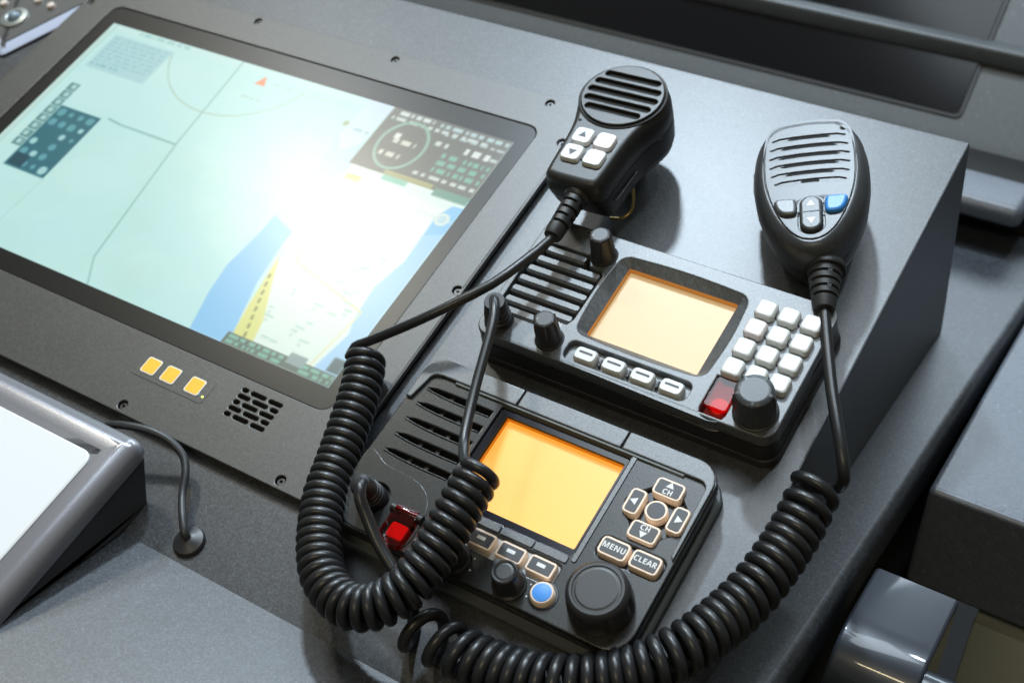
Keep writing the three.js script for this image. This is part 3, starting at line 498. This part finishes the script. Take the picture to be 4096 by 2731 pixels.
{ // ---- microphone with shield-shaped face
  const t = micRoot('hand_microphone', 'grey shield-shaped hand microphone with curved slits and a blue key, hanging near the right corner', 124.2, -134.2, 24.8, 4.8, 0);
  const hw = [[-47, 0], [-46.4, 9], [-44.2, 18], [-39, 24.6], [-31, 28.4], [-20, 30.6], [-8, 31.2], [4, 30.3], [16, 27.9], [27, 24], [36, 19.4], [44, 13.4], [49, 7.2], [50.6, 0]];
  const full = symOutline(hw);
  const at = (d, k = 1) => insetO(full, d).map(([u, v]) => [u, v * k]);
  part('back_shell', loft([[10, at(7, 0.95)], [14, at(3.2, 0.98)], [22, at(0.9)], [29, at(0.2)]], { top: false, crease: 0.9 }), M.mic, t);
  const inn = symOutline([[-43.5, 0], [-43, 9], [-41, 17.5], [-36, 21.6], [-26, 23.6], [-8, 24.2], [4, 23.2], [16, 20.4], [27, 16.4], [35, 12], [41, 6], [42.6, 0]]);
  part('front_shell', loft([[29, at(0.8)], [29.6, at(0)], [36, at(0)], [41, at(0.9)], [44.6, at(2.6)], [46.6, at(4.6)], [47.4, at(6.2)], [47.4, scaleO(inn, 0, 0, 1.02)], [46.4, inn]], { bottom: false, crease: 0.9 }), M.micRim, t);
  // slits: shallow curved grooves with a black opening in the middle of each
  const rows = [[-30.3, 19.6, 11.5], [-23.6, 20.7, 15.2], [-16.9, 21.3, 16.6], [-10.3, 21.2, 15.4], [-3.8, 20.5, 13], [2.4, 18.8, 5]];
  const bow = (v, u0, s) => v - 1.3 * (1 - (s / 21) ** 2);
  const arc = (v, u0, hgt) => { const p = []; for (let i = 0; i <= 10; i++) { const s = -u0 + 2 * u0 * i / 10; p.push([s, bow(v, u0, s) - hgt * Math.min(1, (u0 - Math.abs(s)) / 1.2 + 0.15)]); } for (let i = 10; i >= 0; i--) { const s = -u0 + 2 * u0 * i / 10; p.push([s, bow(v, u0, s) + hgt * Math.min(1, (u0 - Math.abs(s)) / 1.2 + 0.15)]); } return p; };
  const kR = ring([[8.4, 15.0], [13, 14.6], [17.8, 14.8], [19.2, 16.4], [18.6, 20], [17.0, 23.6], [14.8, 25.6], [10.6, 26.2], [8.0, 25.4], [7.2, 20.5]]), kL = kR.map(([x, z]) => [-x, z]).reverse(), kM = rr(0, 26, 12.0, 24.6, 5.9, 6);
  const cut = (o, d) => insetO(o, -d);
  const faceO = insetO(inn, 0.2);
  part('face_plate', ex(faceO, 44.6, 47.4, 0.5, [...rows.map(([v, u]) => arc(v, u, 1.15)), cut(kL, 0.8), cut(kR, 0.8), cut(kM, 0.8), circ(19.0, -36, 1.7, 16)], 2), M.micGrey, t);
  part('face_floor', ex(insetO(faceO, 0.8), 43.0, 46.7, 0.05), M.micRim, t);
  for (const [v, , u] of rows) part('grille_slit', ex(arc(v, u, 0.95), 46.5, 46.82, 0), M.void, t);
  part('microphone_hole', cyl(1.5, 1.5, 0, 0.15, 16, 0.02).translate(19.0, 46.65, -36), M.void, t);
  const keyG = (o) => loft([[45.5, o], [48.6, o], [49.6, insetO(o, 0.8)], [49.9, insetO(o, 1.8)]], { bottom: false, crease: 0.9 });
    part('side_key', keyG(kL), M.radio, t, 'grey side key'); part('side_key', keyG(kR), M.blueKey, t, 'blue side key');
  const rk = part('rocker_key', keyG(kM), M.micRim, t); part('arrow_mark', tri(0, 20.2, 2.7, 0, 49.85), M.print, rk); part('arrow_mark', tri(0, 31.2, 2.7, Math.PI, 49.85), M.print, rk);
  part('rocker_groove', ex(rr(0, 25.6, 10.4, 0.7, 0.3, 2), 49.7, 50.0, 0), M.ink, rk);
  part('talk_switch', loft([[22, rr(-30.2, -16, 3.4, 16, 1.6, 3)], [31, rr(-30.2, -16, 3.4, 16, 1.6, 3)], [33, rr(-29.8, -16, 2.4, 13, 1.1, 3)]]), M.mic, t);
  part('hanger_stud', cyl(7, 8, -6, 10.4, 24, 0.6), M.steel, t);
  const A = inv(t, [147.4, 30, -89.5]), B = inv(t, [157.0, 29, -66.0]);
  part('cord_boot', aim(lathe([[0.001, -7], [9.0, -7], [11.2, -1], [10.8, 0.6], [9.2, 1.0], [0.001, 1.2]], 28), A, B), M.mic, t);
  const sr = part('strain_relief', aim(reliefProfile(25, 9.2, 5.8, 4), A, B), M.cordMatt, t); part('relief_web', aim(reliefWebs(25, 9.2, 5.8, 4, 1.1), A, B), M.cordMatt, sr);
  const lead = [[152, 29.6, -76], [155.4, 29, -69.3], [162.6, 28, -54.9], [172.2, 27, -36.2], [179.3, 26, -22.9], [189.4, 24.5, -5.8], [197.6, 20.5, 7.5], [200.8, 14, 13.4]];
  const path = [[189.6, 10, 14], [189.6, 9.5, 19], [190.2, 8, 33.1], [189.6, 6, 48], [187.4, 5, 67.3], [184.4, 6, 84.8], [179.2, 9, 103.9], [172.6, 12, 121.3], [161.8, 13.5, 138.6], [148.5, 13.5, 151.5], [132, 13.5, 162.8], [112.7, 13.5, 169.6], [90.9, 13.5, 173.1], [68.8, 13.5, 173.4], [53.1, 13.5, 172.4], [42.4, 13.5, 173]];
  const tail = [[41, 23, 161], [32.4, 27, 155.9], [19.6, 32, 148.9], [8.6, 39, 140.6], [4.0, 43.5, 136.6], [1.5, 45, 132.2], [-0.5, 43, 129], [-1.5, 40, 127.5]];
  const hel = coil(path, 10.2, 6.9, [[200, 8, 18], [-0.4, -0.9, 0.2]], [[44, 20, 163], [-0.1, 0.5, -0.5]], { stretch: (q) => 1 + 1.0 * Math.max(0, 1 - q / 0.07) + 0.12 * Math.sin(q * 31) + 2.2 * Math.max(0, (q - 0.84) / 0.16) }).map((p) => p.toArray());
  const pts = [...lead, ...hel, ...tail].map((p) => inv(t, p));
  part('coiled_cord', sweep(smooth(pts, pts.length * 2), 3.1, 10), M.cord, t, 'black coiled cord curving along the right edge and front of the panel');
  const p0 = inv(t, [-3.2, 19, 125]), p1 = inv(t, [-2.4, 40, 128.4]);
  part('plug', aim(lathe([[0.001, 0], [7.4, 0], [7.6, 1.2], [7.2, 8], [6.6, 8.4], [6.6, 9.4], [6.9, 9.6], [6.8, 11], [6.3, 11.2], [6.3, 12.2], [6.6, 12.4], [6.5, 13.8], [6.0, 14], [6.0, 15], [6.3, 15.2], [6.0, 20], [4.8, 23.4], [2.6, 25], [0.001, 25.3]], 32, 0.5), p0, p1), M.cordMatt, t, 'ribbed black plug in the lower radio');
}

// ---------------------------------------------------------------- grommet, white-topped unit, trackball unit
{
  const g = thing('cable_grommet', 'round black rubber cable grommet in the desk panel', 'grommet', [-92, 0, 183.5]);
  part('collar', lathe([[9.0, 0], [9.0, 1.2], [8.2, 2.4], [5, 3.6], [3.0, 4.6], [2.4, 4.7], [0.001, 4.5]], 36).translate(-92, 0, 183.5), M.rubber, g);
}
{
  const t = thing('desk_control_unit', 'wedge-shaped silver unit with a white top plate at the lower left', 'control unit', [-280, 0, 40], { panel: false });
  const al = 20.2 * DEG, place = (g) => { g = g.clone(); g.rotateX(al); g.translate(-130, 50, -21); return g; }; // local: x<0, z down the slope, y out of the top
  const O = rr(-150, 68, 300, 140, 8, 6);
  part('upper_shell', place(loft([[-12, insetO(O, 0.3)], [-11.4, O], [-5, insetO(O, 0.6)], [-1.6, insetO(O, 3)], [0, insetO(O, 7)], [0.6, insetO(O, 9.5)], [0.3, insetO(O, 16)]], { crease: 0.9 })), M.silver, t);
  const sideProf = new THREE.Shape(); sideProf.moveTo(-21, 1); sideProf.lineTo(-24, 36); sideProf.lineTo(104, -9.8 + 0.6); sideProf.lineTo(104, -0.5 - 9); sideProf.lineTo(60, 0.4); sideProf.closePath();
  const lower = new THREE.Shape(); lower.moveTo(-20, 7); lower.lineTo(-23, 38.4); lower.lineTo(104, -8); lower.lineTo(100, 0.2); lower.lineTo(0, 0.2); lower.closePath();
  const lg = new THREE.ExtrudeGeometry(lower, { depth: 296, bevelEnabled: true, bevelSize: 1, bevelThickness: 2, bevelOffset: -1, bevelSegments: 2 }); lg.rotateY(-Math.PI / 2); lg.translate(-132.8, 0, 0);
  part('lower_shell', lg, M.shell, t);
  const top = rr(-161, 81, 288, 126, 7, 8);
  part('top_plate', place(loft([[0.1, top], [0.9, top], [1.6, insetO(top, 0.9)]], { bottom: false })), M.whiteTop, t, 'smooth white top plate');
  const pts = [[-176, 17, 156], [-170.8, 19, 151.8], [-157.6, 21, 147.8], [-143.7, 19.5, 144.3], [-132, 16, 143.7], [-121.6, 12, 147], [-114.9, 10, 154.1], [-109.2, 8, 164.7], [-98.2, 8.5, 176.9], [-93.2, 6.5, 182.2], [-92, 2.5, 183.3]].map((p) => new THREE.Vector3(...p).multiplyScalar(0.001).applyMatrix4(toRoom).multiplyScalar(1000).toArray());
  part('cable', sweep(smooth(pts, 90), 2.3, 10), M.cordMatt, t);
}
{
  const t = thing('trackball_unit', 'grey trackball unit with a pale blue edge, in the upper left corner', 'trackball', [-540, 0, -140]);
  const turn = (g) => { g = g.clone(); g.rotateY(-28 * DEG); g.translate(-504.5, -2.9, -72.6); return g; };
  const O = rr(-90, -55, 180, 110, 5, 4);
  part('base', turn(ex(insetO(O, 5), 3, 4.4, 0.3)), M.black, t); part('rim', turn(loft([[4.2, O], [5, O], [8.4, insetO(O, 7)]])), M.lavender, t); part('top', turn(ex(insetO(O, 7.5), 8, 9.2, 0.3)), M.trackTop, t);
  const c0 = [-520, 6.1, -108];
  part('trackball_ring', lathe([[5.6, 0], [5.6, 1.6], [7.2, 2.6], [10.8, 1.8], [11.6, 0]], 40).translate(...c0), M.ring, t); const b = new THREE.SphereGeometry(5.6, 28, 18); b.translate(c0[0], c0[1], c0[2]); part('ball', b, M.ball, t);
  for (const [x, z] of [[-499, -129], [-515, -130.5], [-542, -118]]) part('push_button', cyl(3.4, 3.0, 6.1, 9, 20, 0.6).translate(x, 0, z), std([0.62, 0.52, 0.47], 0.35), t);
}

// ---------------------------------------------------------------- behind and to the right of the console
{
  const t = thing('side_cabinet', 'grey console cabinet right of the desk, with a dark front face', 'cabinet', [600, -700, -700], { panel: false });
  { const g = new RoundedBoxGeometry(800, 74, 824, 4, 4); g.translate(621, -37, -700); const p = g.attributes.position, u = g.attributes.uv; for (let i = 0; i < p.count; i++) u.setXY(i, p.getX(i) + p.getY(i), p.getZ(i) + p.getY(i)); part('cabinet_top', g, M.cabinet, t); }
  part('cabinet_body', ex(rr(660, -760, 760, 800, 3, 3), -700, -74.5, 1), M.void, t);
}
{
  const t = thing('storage_box', 'pale grey-green box below the side cabinet', 'box', [420, -700, -380], { panel: false });
  part('box_shell', ex(rr(424, -362, 320, 112, 1.5, 2), -700, -100, 1.2), M.pale, t);
}
{
  const t = thing('armrest', 'glossy grey armrest block with a round rod, lower right', 'armrest', [240, -200, -180], { panel: false });
  const s = new THREE.Shape(); s.moveTo(-207, 0); s.lineTo(-168, 0); s.bezierCurveTo(-150, 0, -138, -10, -136, -28); s.bezierCurveTo(-134, -40, -140, -44, -141, -52); s.lineTo(-150, -190); s.lineTo(-207, -190); s.closePath();
  const g = new THREE.ExtrudeGeometry(s, { depth: 40.6, bevelEnabled: true, bevelSize: 2.2, bevelThickness: 2.2, bevelOffset: -2.2, bevelSegments: 4, curveSegments: 16 }); g.rotateY(-Math.PI / 2); g.translate(260.4, 0, 0);
  part('block', toCreasedNormals(g, 0.6), M.gloss, t);
  part('rod', aim(cyl(11, 11, 0, 200, 36, 0.8), [262.5, -14, -150], [400, -14, -150]), M.gloss, t);
  part('stem', ex(rr(240, -180, 30, 30, 4, 4), -700, -188, 1), M.black, t);
}
{
  const t = thing('rear_display', 'grey tilted console with a long black glass display, behind the panel', 'display', [-100, 0, -720], { panel: false });
  const s = new THREE.Shape(); s.moveTo(-840, 176); s.lineTo(-702, 40); s.bezierCurveTo(-686, 24, -674, 8, -670, -20); s.lineTo(-668, -60); s.lineTo(-700, -300); s.lineTo(-900, -300); s.lineTo(-900, 176); s.closePath();
  const g = new THREE.ExtrudeGeometry(s, { depth: 2200, bevelEnabled: false, curveSegments: 16 }); g.rotateY(-Math.PI / 2); g.translate(1100, 0, 0);
  part('housing', toCreasedNormals(g, 0.5), M.rear, t);
  const gl = ex(rr(-500, -62, 1204, 124, 4, 5), 0, 1.6, 0.6); gl.rotateX(45 * DEG); gl.translate(0, 50.6, -712.2);
  part('glass', gl, M.rearGlass, t, 'long black glass panel'); 
  const fr = ex(rr(-500, -62, 1210, 130, 6, 5), -0.5, 1.0, 0.4); fr.rotateX(45 * DEG); fr.translate(0, 50.6, -712.2); part('glass_seal', fr, M.black, t);
}
{
  const t = thing('cover_slab', 'flat grey slab overhanging the rear display', 'slab', [0, 0, -900], { panel: false });
  part('slab', ex(rr(0, -954, 2200, 420, 4, 4), 85, 101, 3, [], 3), M.rear, t);
  part('lid', ex(rr(620, -1010, 900, 280, 4, 4), 100.5, 106, 2, [], 3), M.rear, t);
}
{
  const t = thing('grab_rail', 'rounded grey rail on a black kick board behind the panel', 'rail', [0, 0, -615], { panel: false });
  part('rail', ex(rr(-554, -617, 1486, 54, 8, 5), 22, 40, 8, [], 6), M.cabinet, t);
}

// ---------------------------------------------------------------- lean the panel back and draw
for (const o of onPanel) o.applyMatrix4(toRoom);
scene.traverse((o) => { if (o.isMesh) o.castShadow = o.receiveShadow = true; });
renderer.render(scene, camera);
